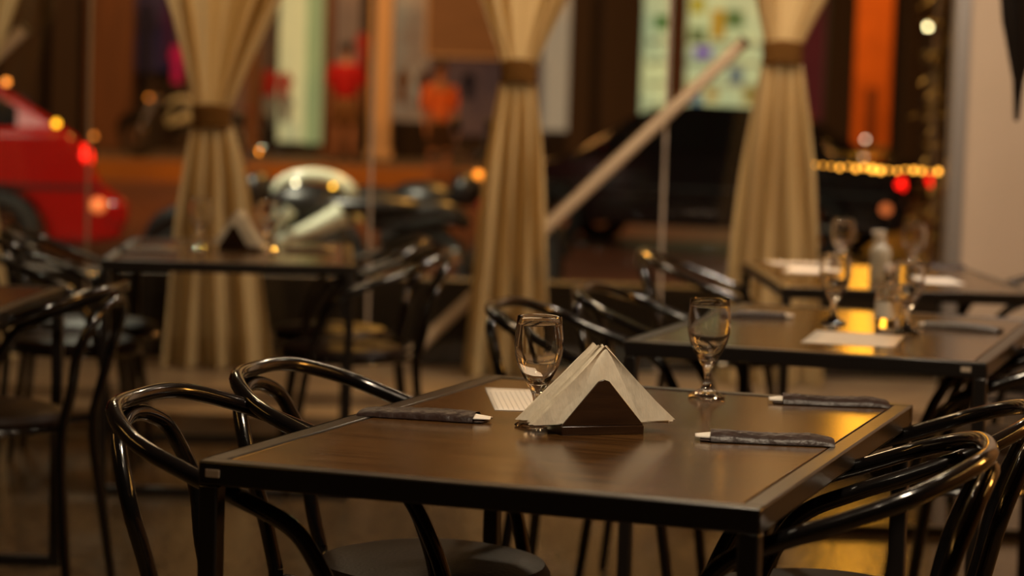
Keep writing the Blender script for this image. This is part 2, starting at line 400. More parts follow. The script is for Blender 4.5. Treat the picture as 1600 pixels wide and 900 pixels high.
glass(PZ(1315, 424, ZT-.0015), 'wine glass on the farthest right table, left one', .4)
glass(PZ(1426, 432, ZT-.0015), 'wine glass on the farthest right table, right one', .5)
glass(PZ(313, 390, ZT-.0015), 'wine glass on the back left table, before the left curtain', .6)
glass(PZ(418, 392, ZT-.0015), 'wine glass on the back left table, right of the napkins', .7)

# ------------------------------------------------------------ napkin holders
def napkin_mesh(mb, hw, h, seed, y0=0):
    rnd = random.Random(seed); a1 = rnd.uniform(-1, 1)*.0016; a2 = rnd.uniform(0, 6)
    def fn(side):
        def f(u, v):
            x = (u*2-1)*hw*(1-v); z = v*h
            e = abs(u*2-1)
            y = y0+side*(.0010+.0008*(1-v))+a1*e*e*3+.0012*math.sin(9*x/hw+a2+3*v)
            return (x, y, z)
        return f
    mb.grid(fn(1), 14, 8); mb.grid(fn(-1), 14, 8)
def holder(loc, rz, label, nn, nlabel, ngroup, sc=1.0):
    t = empty('napkin_holder', loc, rz, label, 'napkin holder')
    W = .069*sc; D = .030*sc; H = .074*sc
    MB().box(-W, W, -D-.004, D+.004, 0, .014*sc).build('base', HOLD, t, bevel=.001)
    for s in (-1, 1):
        pl = [(-W, .0145*sc), (W, .0145*sc), (.009*sc, H+.010*sc), (0, H+.013*sc), (-.009*sc, H+.010*sc)]
        MB().prism(pl, s*D-.002, s*D+.002).build('side_plate', HOLD, t, bevel=.0008)
    for k in range(nn):
        mb = MB(); rnd = random.Random(k+11)
        napkin_mesh(mb, (.118+rnd.uniform(-.006, .006))*sc, (.119+rnd.uniform(-.005, .005))*sc, k)
        n = mb.build('paper_napkin', NAPK)
        yy = (-D+.005)+(2*D-.010)*(k+.5)/nn
        c = Matrix.Rotation(rz, 4, 'Z')@Vector((rnd.uniform(-.003, .003)+(-.004 if k > nn*.45 else .004), yy, .0145*sc+.0035))
        n.location = Vector(loc)+c; n.rotation_euler = (0, rnd.uniform(-.028, .028), rz)
        tag(n, nlabel, 'napkin', ngroup)
holder(Zt(930, 675), R(19), 'dark wooden triangular napkin holder on the nearest table', 18, 'cream paper napkin folded to a triangle in the nearest holder', 'napkins in the nearest holder')
holder(PZ(374, 391, ZT-.0015), R(-38), 'dark triangular napkin holder on the back left table', 8, 'white paper napkin in the holder on the back left table', 'napkins in the back left holder')

# ------------------------------------------------------------ cutlery sleeves
def sleeve(loc, rz, label, m=LEATHER, L=.215, W=.062, white=True, seed=1, tipgap=.016):
    """flat puffed pouch along +x, the open end with cutlery napkin at -x"""
    t = empty('cutlery_sleeve', loc, rz, label, 'cutlery sleeve')
    rnd = random.Random(seed); ph = rnd.uniform(0, 6)
    def f(top):
        def g(u, v):
            x = (u-.5)*L; e = math.sin(PI*min(max(v, 0), 1))**.45
            endf = min(1, (1-u)*5)**.6 if u > .8 else 1
            th = .0145*e*(.45+.55*endf)*(1+.08*math.sin(7*u+ph))
            y = (v-.5)*W*(1+.02*math.sin(11*u+ph))
            z = th*(1 if top else .0)+((.0003*math.sin(37*u+13*v+ph)+.00025*math.sin(61*u-17*v+2*ph)+.0002*math.sin(23*u+31*v))*e if top else 0)
            return (x, y, max(z, 0)+.0006)
        return g
    mb = MB(); mb.grid(f(True), 90, 26); mb.grid(f(False), 90, 26)
    mb.build('pouch', m, t)
    def flap(u, v):
        x = -L/2-.0-u*tipgap; y = (v-.5)*W*(.98-.15*u); return (x, y, .0012+.002*math.sin(PI*v)*(1-u))
    MB().grid(flap, 4, 8).build('flap', m, t, solid=.0008)
    if white:
        def nap(u, v):
            x = -L/2+.012-u*.036; y = (v-.5)*W*.62*(1-.45*u); return (x, y, .0035+.008*math.sin(PI*v)**.6*(1-.55*u)+.0008*math.sin(14*v))
        MB().grid(nap, 8, 14).build('napkin_tip', PAPER, t, solid=.0012)['label'] = 'white napkin tip showing at the open end'
    return t
def sl(px0, py0, px1, py1, label, rev=False, **k):
    a, b = Zt(px0, py0, ZT), Zt(px1, py1, ZT); c = (a+b)/2; d = b-a
    if rev: d = -d
    return sleeve((c.x, c.y, ZT-.0003), math.atan2(d.y, d.x), label, L=max(.12, d.length), **k)
sl(565, 646, 745, 657, 'dark brown cutlery sleeve on the left edge of the nearest table', rev=True, seed=2)
sl(1110, 686, 1303, 694, 'dark brown cutlery sleeve on the nearest table, right of the napkin holder', seed=3)
sl(1222, 628, 1388, 634, 'dark brown cutlery sleeve at the far right corner of the nearest table', seed=4)
sl(1140, 493, 1226, 496, 'dark brown cutlery sleeve at the far left of the second table', rev=True, seed=5)
sl(1450, 510, 1563, 519, 'grey cutlery sleeve on the right of the second table', m=GREYSLV, seed=6)
sl(1452, 417, 1508, 419, 'dark cutlery sleeve on the farthest right table', white=False, seed=7)
sl(190, 392, 272, 391, 'dark cutlery sleeve on the left of the back left table', white=False, seed=8)
sl(446, 390, 520, 392, 'dark cutlery sleeve on the right of the back left table', white=False, seed=9)

# ------------------------------------------------------------ papers
def paper(loc, rz, w, d, label, lines=9, name='lined_paper'):
    t = empty(name, loc, rz, label, 'paper')
    MB().grid(lambda u, v: ((u-.5)*w, (v-.5)*d, .0004+.004*max(0, (v-.8))*2*(1-u)), 6, 8).build('sheet', PAPER, t, solid=.0004)
    if lines:
        mb = MB()
        for k in range(lines):
            x = -w/2+w*(k+.7)/(lines+.4); mb.box(x-.0006, x+.0006, -d/2+.01, d/2-.01, .0006, .0009)
        mb.build('printed_lines', LINEM, t)
    return t
a, b = Zt(755, 607), Zt(775, 641)
paper(((a+b)/2+Vector((.043, .0, 0))).to_tuple()[:2]+(ZT-.0012,), R(4), .085, (a-b).length, 'white lined order slip on the nearest table beside the wine glass', 9)
c = Zt(1334, 530); paper((c.x, c.y, ZT-.0012), R(-14), .21, .30, 'white paper place mat on the second table', 0, 'paper_mat')
c = Zt(1246, 412); paper((c.x, c.y, ZT-.0012), R(5), .20, .14, 'white paper on the farthest right table, rear one on the left', 0, 'paper_mat')
c = Zt(1275, 424); paper((c.x+.0, c.y, ZT+.0005), R(-12), .20, .25, 'white paper on the farthest right table, front one on the left', 0, 'paper_mat')
c = Zt(1466, 439); paper((c.x, c.y, ZT-.0012), R(0), .13, .26, 'white paper on the right of the farthest right table', 0, 'paper_mat')
# ------------------------------------------------------------ bottles
LABEL = mat('pale bottle label', (.55, .5, .42), .5)
MILK = mat('cloudy bottle plastic', (.55, .52, .42), .35, trans=.35, bump=(.02, 20))
t = empty('clear_bottle', Zt(1385, 515), 0, 'clear glass bottle between two wine glasses on the second table', 'bottle')
o_ = [(0, .0), (.028, .0), (.030, .003), (.030, .085), (.027, .098), (.014, .112), (.011, .12), (.011, .138), (.0125, .139), (.0125, .143), (.0105, .143)]
i_ = [(.0095, .14), (.0095, .118), (.0125, .110), (.0255, .096), (.0283, .084), (.0283, .006), (0, .005)]
MB().lathe(o_+i_, 32).build('bottle_body', CLEAR, t)
MB().lathe([(.0, .1432), (.014, .1432), (.014, .158), (.011, .16), (0, .16)], 24).build('cap', mat('pale cap', (.5, .42, .36), .4), t)
MB().lathe([(.0303, .03), (.0308, .03), (.0308, .07), (.0303, .07)], 32).build('bottle_label', LABEL, t)
t = empty('spray_bottle', Zt(1374, 437), .4, 'cloudy white spray bottle on the farthest right table', 'bottle')
MB().lathe([(0, 0), (.032, 0), (.034, .004), (.034, .09), (.030, .104), (.014, .116), (.013, .124), (0, .124)], 28).build('bottle_body', MILK, t)
MB().lathe([(0, .124), (.0145, .124), (.0145, .138), (.008, .140), (.007, .146), (0, .146)], 20).build('collar', LABEL, t)
MB().box(-.03, .012, -.008, .008, .146, .160).box(-.034, -.03, -.004, .004, .15, .157).build('spray_nozzle', LABEL, t, bevel=.002)
MB().tube([(-.012, 0, .146), (-.022, 0, .135), (-.024, 0, .118)], .003, 6).build('trigger', LABEL, t)

# ------------------------------------------------------------ curtains
def curtain(px, tie, tiew, ptl, ptr, pbl, pbr, label, seed, D=9.62, pyb=592):
    """tie=(px,py); ptl/ptr: left/right px at y=0; pbl/pbr at pyb"""
    T = P(tie[0], tie[1], D); zt = T.z; hw = tiew/2*D/F
    A, B = P(ptl, 0, D), P(ptr, 0, D); z0 = A.z
    C, E = P(pbl, pyb, D), P(pbr, pyb, D); zb = .138; ztop = 2.62
    t = empty('curtain', (T.x, D, zb), 0, label, 'curtain', 'tied cream curtains along the window')
    rnd = random.Random(seed); phs = [rnd.uniform(0, 6) for _ in range(5)]
    zz = zt; N = 64
    def xx(z, side):
        if z >= zt:
            k = (z-zt)/(z0-zt)
            ref = (A.x if side < 0 else B.x)
            k2 = k**1.12 if k < 1 else 1+(k-1)*1.0
            e = T.x+side*hw+(ref-(T.x+side*hw))*k2
            return max(e, T.x-.62) if side < 0 else min(e, T.x+.62)
        k = (zt-z)/(zt-zb); ref = (C.x if side < 0 else E.x)
        return T.x+side*hw+(ref-(T.x+side*hw))*k**.7
    def f(u, v):
        z = zb+(ztop-zb)*v
        xl, xr = xx(z, -1), xx(z, 1)
        k = min(1, abs(z-zt)/.5)
        wv = (u-.5)*2
        if z > zt:   # upper part: two gathered bands at the rims, looser cloth between
            aw = abs(wv)
            y = -.07*aw**2*k + (.014+.070*k)*math.sin(aw**1.6*2*PI*2.2+phs[0]*(1 if wv > 0 else .6)+.3*math.sin(z*3+phs[1]))*(.12+.88*aw)
        else:
            y = (.014+.050*k)*math.sin(u*2*PI*3.6+phs[2]+.9*math.sin(z*1.6+phs[3])) + .012*math.sin(u*2*PI*8.3+phs[4])*k
        env = math.sqrt(max(0, 1-wv*wv*.9))
        return (xl+(xr-xl)*u-T.x+.006*k*math.sin(u*40+z*5), y-.0-.03*(1-k)*env, z-zb)
    MB().grid(f, 120, 90).build('cloth', CURT, t)
    tb = MB(); prof = []
    n = 28; rows = 7; h = 36*D/F/2; vs = []; fs = []
    for j in range(rows):
        z = zt-zb+(j/(rows-1)*2-1)*h; bul = .004*math.sin(j*2.1)
        for k2 in range(n):
            a = 2*PI*k2/n; vs.append(((hw+.012+bul)*math.cos(a), -.012+(.045+bul)*math.sin(a), z+.004*math.sin(3*a)))
    for j in range(rows-1):
        for k2 in range(n): fs.append((j*n+k2, j*n+(k2+1) % n, (j+1)*n+(k2+1) % n, (j+1)*n+k2))
    tb.add(vs, fs).build('tie_band', TIE, t, solid=.004)
    return t
curtain(331, (331, 182), 50, 258, 440, 252, 428, 'leftmost fully visible cream curtain tied low, behind the back left table', 1)
curtain(810, (810, 112), 46, 750, 886, 720, 862, 'middle cream curtain tied in the middle, behind the nearest table', 2)
curtain(1222, (1222, 83), 52, 1180, 1290, 1118, 1285, 'right cream curtain tied highest, behind the far right table', 3)
curtain(-62, (-62, 200), 50, -160, 30, -130, 22, 'curtain mostly cut off by the left edge of the photo', 4)
rod = empty('curtain_rod', (0, 9.62, 2.66), 0, 'long dark curtain rod above the windows', 'curtain rod')
MB().tube([(XL+.3, 0, 0), (XP, 0, 0)], .014, 10, 1).build('rod', FRAME, rod)
for x in (XL+.4, -2.5, 0, XP-.05): MB().tube([(x, 0, 0), (x, .38, 0)], .008, 8, 1).build('bracket', FRAME, rod)

# diagonal poles leaning in the window
def pole(a, b, label):
    a, b = Vector(a), Vector(b); t = empty('leaning_pole', b, 0, label, 'pole')
    MB().tube([a-b, (0, 0, 0)], .028, 16, 1).build('shaft', POLE, t)
    d = (a-b).normalized(); MB().tube([a-b, a-b+d*.012], .031, 16, 1).build('end_cap', BPLAS, t)
    return t
p0, p1 = P(1163, 66, 9.84), P(640, 555, 9.84); k = (.155-p0.z)/(p1.z-p0.z); pole(p0, p0+(p1-p0)*k, 'long beige pole leaning diagonally behind the middle curtain')
p0, p1 = P(38, 46, 9.84), P(-485, 535, 9.84); k = (.155-p0.z)/(p1.z-p0.z); pole(p0, p0+(p1-p0)*k, 'beige pole whose tip shows at the upper left edge')

# dark ornament hanging at the upper right
D = 7.2
def hp(px, py): return P(px, py, D)
base = hp(1588, 190)
t = empty('hanging_umbrella', base, 0, 'dark closed umbrella-like ornament hanging tip down by the beige wall', 'ornament')
prof = []
for (w_, py) in [(3.5, 188), (5, 170), (6, 150), (8, 125), (14, 95), (20, 65), (26, 35), (29, 5), (31, -40), (30, -90), (20, -150), (8, -190)]:
    prof.append((w_*D/F, (190-py)*D/F))
MB().lathe([(0, .0)]+prof+[(0, prof[-1][1]+.005)], 48, facet=lambda a, r, z: 1+.13*math.cos(8*a+z*6)).build('folded_cloth', mat('near black cloth', (.012, .007, .006), .8, bump=(.3, 30)), t)
MB().tube([(0, 0, prof[-1][1]), (0, 0, 3.1-base.z)], .004, 6, 1).build('cord', FRAME, t)

# ------------------------------------------------------------ the street
struct('pavement_near', MB().box(-14, 14, 10.25, 11.6, -.1, .05), PAVE, 'near pavement outside the window')
mb = MB(); mb.add([(-30, 11.6, 0), (30, 11.6, 0), (30, 31, .2), (-30, 31, .2), (-30, 11.6, -.2), (30, 11.6, -.2), (30, 31, -.1), (-30, 31, -.1)],
                  [(0, 1, 2, 3), (4, 7, 6, 5), (0, 4, 5, 1), (1, 5, 6, 2), (2, 6, 7, 3), (3, 7, 4, 0)])
struct('street', mb, ROAD, 'dark street between the window and the shops')
struct('kerb_far', MB().box(-30, 30, 31, 31.25, .1, .475), KERBY, 'orange yellow painted kerb across the street')
struct('pavement_far', MB().box(-30, 30, 31.25, 40, .0, .47), PAVE, 'pavement in front of the shops')

DF = 37.0
def fx(px, py=100, d=DF): return P(px, py, d).x
bl = empty('shop_building', (0, 38.2, .47), 0, 'row of dim shops across the street', 'building')
GX0, GX1 = P(1330, 50, 37).x, P(1420, 50, 37).x
for (x0, x1) in ((-22, GX0), (GX1, 22)):
    MB().box(x0, x1, 0, .4, 0, 9).build('rear_wall', DKCOL, bl)
    MB().box(x0, x1, -1.3, 0, 3.6, 9.0).build('upper_storey', DKCOL, bl)
    MB().box(x0, x1, -1.35, -1.3, 3.6, 3.75).build('cornice', DKCOL, bl)
def bay(px0, px1, py0, py1, m, name='lit_shop_window', d=38.1):
    a, b = P(px0, py0, d), P(px1, py1, d); z1, z0 = a.z, b.z
    if py0 <= 0: z1 = 4.0
    o = MB().box(a.x, b.x, -.12, -.02, max(0, z0-.47), z1-.47).build(name, m, bl); return o
bay(205, 300, 0, 112, emis('dark violet shop light', (.02, .012, .03), .5))
bay(300, 420, 0, 200, emis('dim shop light', (.10, .05, .03), .5))
bay(438, 478, 0, 222, emis('pale lime shop light', (.50, .50, .26), .75))
bay(480, 506, 0, 225, emis('green shop light', (.22, .30, .14), .7))
bay(508, 560, 0, 130, emis('umber shop light', (.16, .09, .05), .8))
bay(612, 668, 0, 190, emis('grey shop light', (.30, .22, .13), .65, ((.2, .12, .07), 1.2)))
bay(668, 850, 92, 215, emis('deep brown shop light', (.05, .025, .02), .9))
bay(850, 890, 0, 205, emis('faint white shop light', (.34, .27, .18), .75))
bay(1003, 1212, 0, 185, emis('pale green shop light', (.56, .56, .27), 1.0, ((.36, .42, .24), 1.0)))
bay(1250, 1292, 0, 190, emis('wine red shop light', (.10, .014, .016), .45))
def col(px0, px1, m, label, d=36.6, pyb=250, top=3.1, dep=.35):
    a, b = fx(px0, 100, d), fx(px1, 100, d)
    t = empty('shop_column', ((a+b)/2, d, .47), 0, label, 'column')
    w_ = abs(b-a)/2
    MB().box(-w_, w_, 0, dep, 0, top).build('shaft', m, t, bevel=.02)
    MB().box(-w_-.04, w_+.04, -.04, dep, 0, .14).build('plinth', m, t, bevel=.02)
    return t
col(0, 62, DKCOL, 'dark column behind the red car, at the left edge')
col(78, 122, DKCOL, 'narrow dark column second from the left edge')
col(134, 206, WOODCOL, 'wide brown column left of the left curtain')
col(384, 408, WOODCOL, 'slim brown column right of the left curtain')
col(578, 612, CREAM, 'bright cream column between the two people')
col(505, 520, WOODCOL, 'thin brown post left of the person in red')
col(890, 925, DKCOL, 'dark column right of the middle curtain')
col(940, 1003, DKCOL, 'broad dark column left of the pale green shop')
col(1046, 1072, mat('maroon post', (.09, .04, .03), .6, bump=(.1, 5)), 'maroon post in front of the pale green shop')
col(1292, 1336, DKCOL, 'dark column left of the orange wall')
col(1412, 1434, DKCOL, 'dark slim column right of the orange wall', d=36.5)
# side street in the gap, closed by a far orange house with an added amber glow panel
struct('side_street', MB().box(-5, 40, 40, 100, -.1, .45), PAVE, 'side street running away between the shops')
D9 = 90.0
xa, xb = P(1318, 50, D9).x, P(1428, 50, D9).x
t = empty('orange_house', ((xa+xb)/2, D9, .45), 0, 'far orange painted house seen in the gap between the shops', 'house')
w_ = (xb-xa)/2
MB().box(-w_, w_, 0, 3, 0, 22).build('wall', ORWALL, t)
MB().box(-w_*.35, w_*.1, -.06, 0, 0, 2.3).build('door', mat('brown door', (.2, .05, .02), .5, bump=(.1, 3)), t)
MB().box(-w_-.1, w_+.1, -.1, 3.1, 22, 22.3).build('cornice', ORWALL, t)
xa, xb = P(1338, -40, D9).x, P(1398, -40, D9).x
t = empty('amber_glow_panel', ((xa+xb)/2, D9-.56, 6.9), 0, 'tall unseen amber glow panel added on the far orange house for table reflections', 'sign')  # glowing panel added for the amber reflections on tables and floor
w_ = (xb-xa)/2
MB().box(-w_, w_, 0, .4, 0, 13.0).build('case', DKCOL, t)
MB().box(-w_+.05, w_-.05, -.04, 0, .05, 12.95).build('added_glow_face', BULB('added amber panel glow', (1, .46, .035), 5.5), t)

# tan banner
a, b = P(666, 0, 36.2), P(782, 92, 36.2)
t = empty('shop_banner', ((a.x+b.x)/2, 36.2, b.z), 0, 'tan banner hung over a shop entrance beside the middle curtain', 'banner')
w_ = (b.x-a.x)/2
MB().box(-w_, w_, 0, .05, .04, 1.7).build('cloth', TAN, t)
MB().box(-w_, w_, -.03, .06, 0, .04).box(-w_, -w_+.04, -.03, .06, 0, 1.7).build('border', mat('pale border', (.55, .4, .26), .5), t)

# goods in the shops
def garment(px, py, wpx, hpx, c, label, d=37.3, nm='hanging_shirt'):
    p = P(px, py, d); w_ = wpx/2*d/F; h = hpx/2*d/F
    t = empty(nm, p, 0, label, 'clothing')
    poly = [(-w_*.75, -h), (w_*.75, -h), (w_*.7, h*.3), (w_*1.05, h*.1), (w_*1.15, h*.45), (w_*.6, h*.95), (w_*.2, h), (0, h*.88), (-w_*.2, h), (-w_*.6, h*.95), (-w_*1.15, h*.45), (-w_*1.05, h*.1), (-w_*.7, h*.3)]
    MB().prism(poly, -.05, .05).build('cloth', mat('fabric %.2f %.2f %.2f' % c, c, .8, bump=(.2, 20)), t, bevel=.02)
    MB().tube([(-w_*.6, 0, h*.96), (0, 0, h*1.1), (w_*.6, 0, h*.96)], .01, 6, 1).tube([(0, 0, h*1.1), (0, 0, h*1.35)], .008, 6, 1).build('hanger', CHROME, t)
garment(228, 60, 30, 110, (.01, .01, .05), 'navy garment hanging in the left shop')
garment(264, 50, 22, 100, (.05, .01, .10), 'violet garment hanging in the left shop')
garment(277, 100, 20, 60, (.55, .01, .25), 'magenta garment hanging in the left shop', d=37.0)
garment(420, 132, 26, 44, (.42, .02, .02), 'red top hanging on the left of the lime lit window')
garment(445, 135, 22, 40, (.40, .03, .03), 'red top hanging before the lime lit window', d=37.0)
garment(420, 172, 24, 44, (.20, .26, .34), 'pale blue garment below the left red top', d=37.1)
garment(446, 170, 20, 40, (.22, .25, .33), 'pale blue garment below the right red top', d=36.9)
garment(566, 75, 20, 46, (.42, .03, .02), 'red garment hanging left of the cream column')
garment(630, 135, 20, 50, (.30, .14, .03), 'ochre garment hanging right of the cream column')
garment(662, 140, 20, 60, (.10, .05, .05), 'plum garment hanging beside the ochre one')
garment(732, 135, 20, 40, (.01, .02, .10), 'dark blue garment hanging below the tan banner')
def carton(px, py, wpx, hpx, c, label, d=37.5, e=0):
    p = P(px, py, d); w_ = wpx/2*d/F; h = hpx/2*d/F
    t = empty('display_box', p, 0, label, 'box', 'coloured goods in the pale green shop')
    m = mat('carton %.2f %.2f %.2f' % c, c, .5, bump=(.05, 8), emit=(c, e) if e else None)
    MB().box(-w_, w_, -.1, .1, -h, h*.8).build('box', m, t, bevel=.01)
    MB().box(-w_*1.04, w_*1.04, -.11, .11, h*.8, h).build('lid', m, t, bevel=.01)
for a in [(1090, 8, 20, 26, (.75, .65, .05), 'yellow box at the top of the pale green shop'), (1122, 38, 20, 44, (.7, .45, .03), 'amber box in the pale green shop'),
          (1098, 82, 26, 16, (.26, .10, .75), 'violet box in the pale green shop'), (1034, 35, 22, 20, (.1, .3, .05), 'green box left of the maroon post'),
          (1148, 30, 26, 26, (.16, .30, .10), 'leaf green box in the pale green shop'), (1088, 155, 18, 16, (.10, .25, .40), 'blue box low in the pale green shop'),
          (1150, 118, 20, 26, (.18, .28, .34), 'grey blue box in the pale green shop'), (1112, 148, 18, 16, (.55, .35, .05), 'ochre box low in the pale green shop'),
          (1172, 150, 22, 26, (.35, .33, .10), 'olive box low in the pale green shop'), (1065+25, 55, 26, 22, (.25, .35, .14), 'moss green box in the pale green shop')]:
    carton(*a, e=.35)  # cartons glow faintly, shop light put into their material
for k, py in enumerate((66, 98, 132, 168)):
    p = P(1107, py, 37.5)
    t = empty('shop_shelf', p, 0, ['topmost', 'upper middle', 'lower middle', 'lowest'][k]+' thin shelf in the pale green shop', 'shelf')
    MB().box(-1.0, 1.0, -.15, .15, -.02, .01).build('board', mat('pale shelf board', (.4, .4, .25), .5), t)
    for s in (-.9, .9): MB().box(s-.01, s+.01, -.12, .5, -.08, -.02).build('bracket', mat('pale shelf board', (.4, .4, .25), .5), t)

# ------------------------------------------------------------ people
def skin_obj(name, chains, m, parent, sub=2):
    """chains: list of [(x,y,z,r),...]; joined where points coincide"""
    vs = []; es = []; rs = []; key = {}
    def vid(p):
        k = tuple(round(c, 4) for c in p[:3])
        if k not in key: key[k] = len(vs); vs.append(p[:3]); rs.append(p[3])
        return key[k]
    for c in chains:
        ids = [vid(p) for p in c]
        es += list(zip(ids, ids[1:]))
    me = bpy.data.meshes.new(name); me.from_pydata(vs, es, []); me.materials.append(m)
    o = bpy.data.objects.new(name, me); COL.objects.link(o); o.parent = parent
    md = o.modifiers.new('skin', 'SKIN'); md.use_smooth_shade = True
    for i, r in enumerate(rs):
        sv = me.skin_vertices[0].data[i]; sv.radius = r if isinstance(r, tuple) else (r, r); sv.use_root = (i == 0)
    md = o.modifiers.new('sub', 'SUBSURF'); md.levels = sub; md.render_levels = sub
    return o
def person(loc, rz, label, shirt, shorts, Hs=1.0, arms='down', longhair=False, k=1.0):
    t = empty('person', loc, rz, label, 'person'); t.scale = (Hs, Hs, Hs)
    ch = [[(0, 0, .93, (.155, .11)), (0, 0, 1.08, (.135, .095)), (0, .0, 1.25, (.155, .105)), (0, 0, 1.38, (.13, .085)), (0, 0, 1.46, .055), (0, -.01, 1.53, .05), (0, -.012, 1.60, (.072, .085)), (0, -.012, 1.67, (.07, .085)), (0, -.005, 1.72, .045)]]
    for s in (-1, 1):
        ch.append([(0, 0, .93, 0), (s*.09, 0, .86, .085), (s*.10, -.01, .66, .075), (s*.105, -.015, .48, .052), (s*.105, .005, .34, .052), (s*.11, .015, .10, .034), (s*.11, .0, .05, .035), (s*.115, -.10, .03, .034), (s*.115, -.15, .025, .025)])
        if arms == 'down': arm = [(s*.185, 0, 1.37, .055), (s*.225, .015, 1.12, .042), (s*.235, -.02, .95, .034), (s*.235, -.06, .84, .026), (s*.235, -.075, .78, .024)]
        else: arm = [(s*.185, 0, 1.37, .055), (s*.24, .0, 1.12, .042), (s*.20, -.14, 1.06, .034), (s*.11, -.24, 1.08, .026), (s*.08, -.27, 1.09, .024)]
        ch.append([(0, 0, 1.38, 0)]+arm)
        e = Vector(arm[-1][:3]); pr = Vector(arm[-2][:3]); d = (e-pr).normalized(); sd = Vector((0, 1, 0)) if arms == 'down' else Vector((0, 0, 1))
        for q, (of, ln) in enumerate([(-.022, .05), (-.008, .062), (.006, .058), (.02, .045)]):
            b0 = e+sd*of+d*.012; ch.append([tuple(e)+(0,), tuple(b0)+(.0095,), tuple(b0+d*ln*.55)+(.0085,), tuple(b0+d*ln+Vector((-s*.012, -.004, 0)))+(.007,)])
        tb = e-sd*.028; ch.append([tuple(e)+(0,), tuple(tb)+(.010,), tuple(tb-sd*.012+d*.03)+(.008,)])
    skin_obj('body', ch, SKIN, t)
    sh = [[(0, 0, .88, (.19*k, .14*k)), (0, 0, 1.08, (.195*k, .14*k)), (0, 0, 1.25, (.21*k, .14*k)), (0, 0, 1.38, (.17*k, .11)), (0, 0, 1.435, .07)]]
    for s in (-1, 1): sh.append([(0, 0, 1.38, 0), (s*.19, 0, 1.36, .085*k), (s*.225, .008, 1.20, .078*k), (s*.235, .01, 1.08, .074*k)])
    skin_obj('shirt', sh, shirt, t)
    so = [[(0, 0, .96, (.165, .12)), (0, 0, .88, (.17, .125))]]
    for s in (-1, 1): so.append([(0, 0, .88, 0), (s*.092, 0, .80, .105), (s*.10, -.01, .62, .098), (s*.105, -.012, .54, .095)])
    skin_obj('shorts', so, shorts, t)
    MB().ell((0, .008, 1.665), .088, .098, .085, 20).build('hair', HAIR, t)
    if longhair: MB().ell((0, .07, 1.56), .075, .04, .14, 16).build('hair_tail', HAIR, t)
    f = MB(); f.ell((0, -.108, 1.60), .013, .02, .022, 10).ell((-.085, -.005, 1.61), .01, .018, .03, 8).ell((.085, -.005, 1.61), .01, .018, .03, 8)
    f.build('nose_and_ears', SKIN, t)
    for s in (-1, 1): MB().ell((s*.03, -.096, 1.625), .012, .008, .008, 8).build('eye', mat('eye', (.05, .04, .04), .2), t)
    MB().ell((0, -.096, 1.56), .026, .008, .007, 8).build('mouth', mat('lips', (.3, .08, .06), .5), t)
    for s in (-1, 1): MB().ell((s*.115, -.045, .035), .048, .13, .042, 12).build('shoe', mat('dark shoe', (.03, .02, .02), .5), t)
    return t
P1 = P(538, 250, 34)
person((P1.x, 34, .47), R(170), 'person in a dark red shirt standing with back turned before the shops', mat('crimson shirt', (.42, .004, .008), .8, bump=(.2, 25)), mat('khaki shorts', (.20, .10, .04), .8, bump=(.2, 25)), 1.02)
P2 = P(684, 290, 30.6)
person((P2.x, 30.6, .2), R(30), 'person in a bright orange top and dark shorts at the kerb', mat('orange top', (.85, .16, .03), .8, bump=(.2, 25), var=((.75, .22, .08), 6)), mat('dark shorts', (.05, .025, .012), .8, bump=(.2, 25)), 1.0, 'down', True, .84)

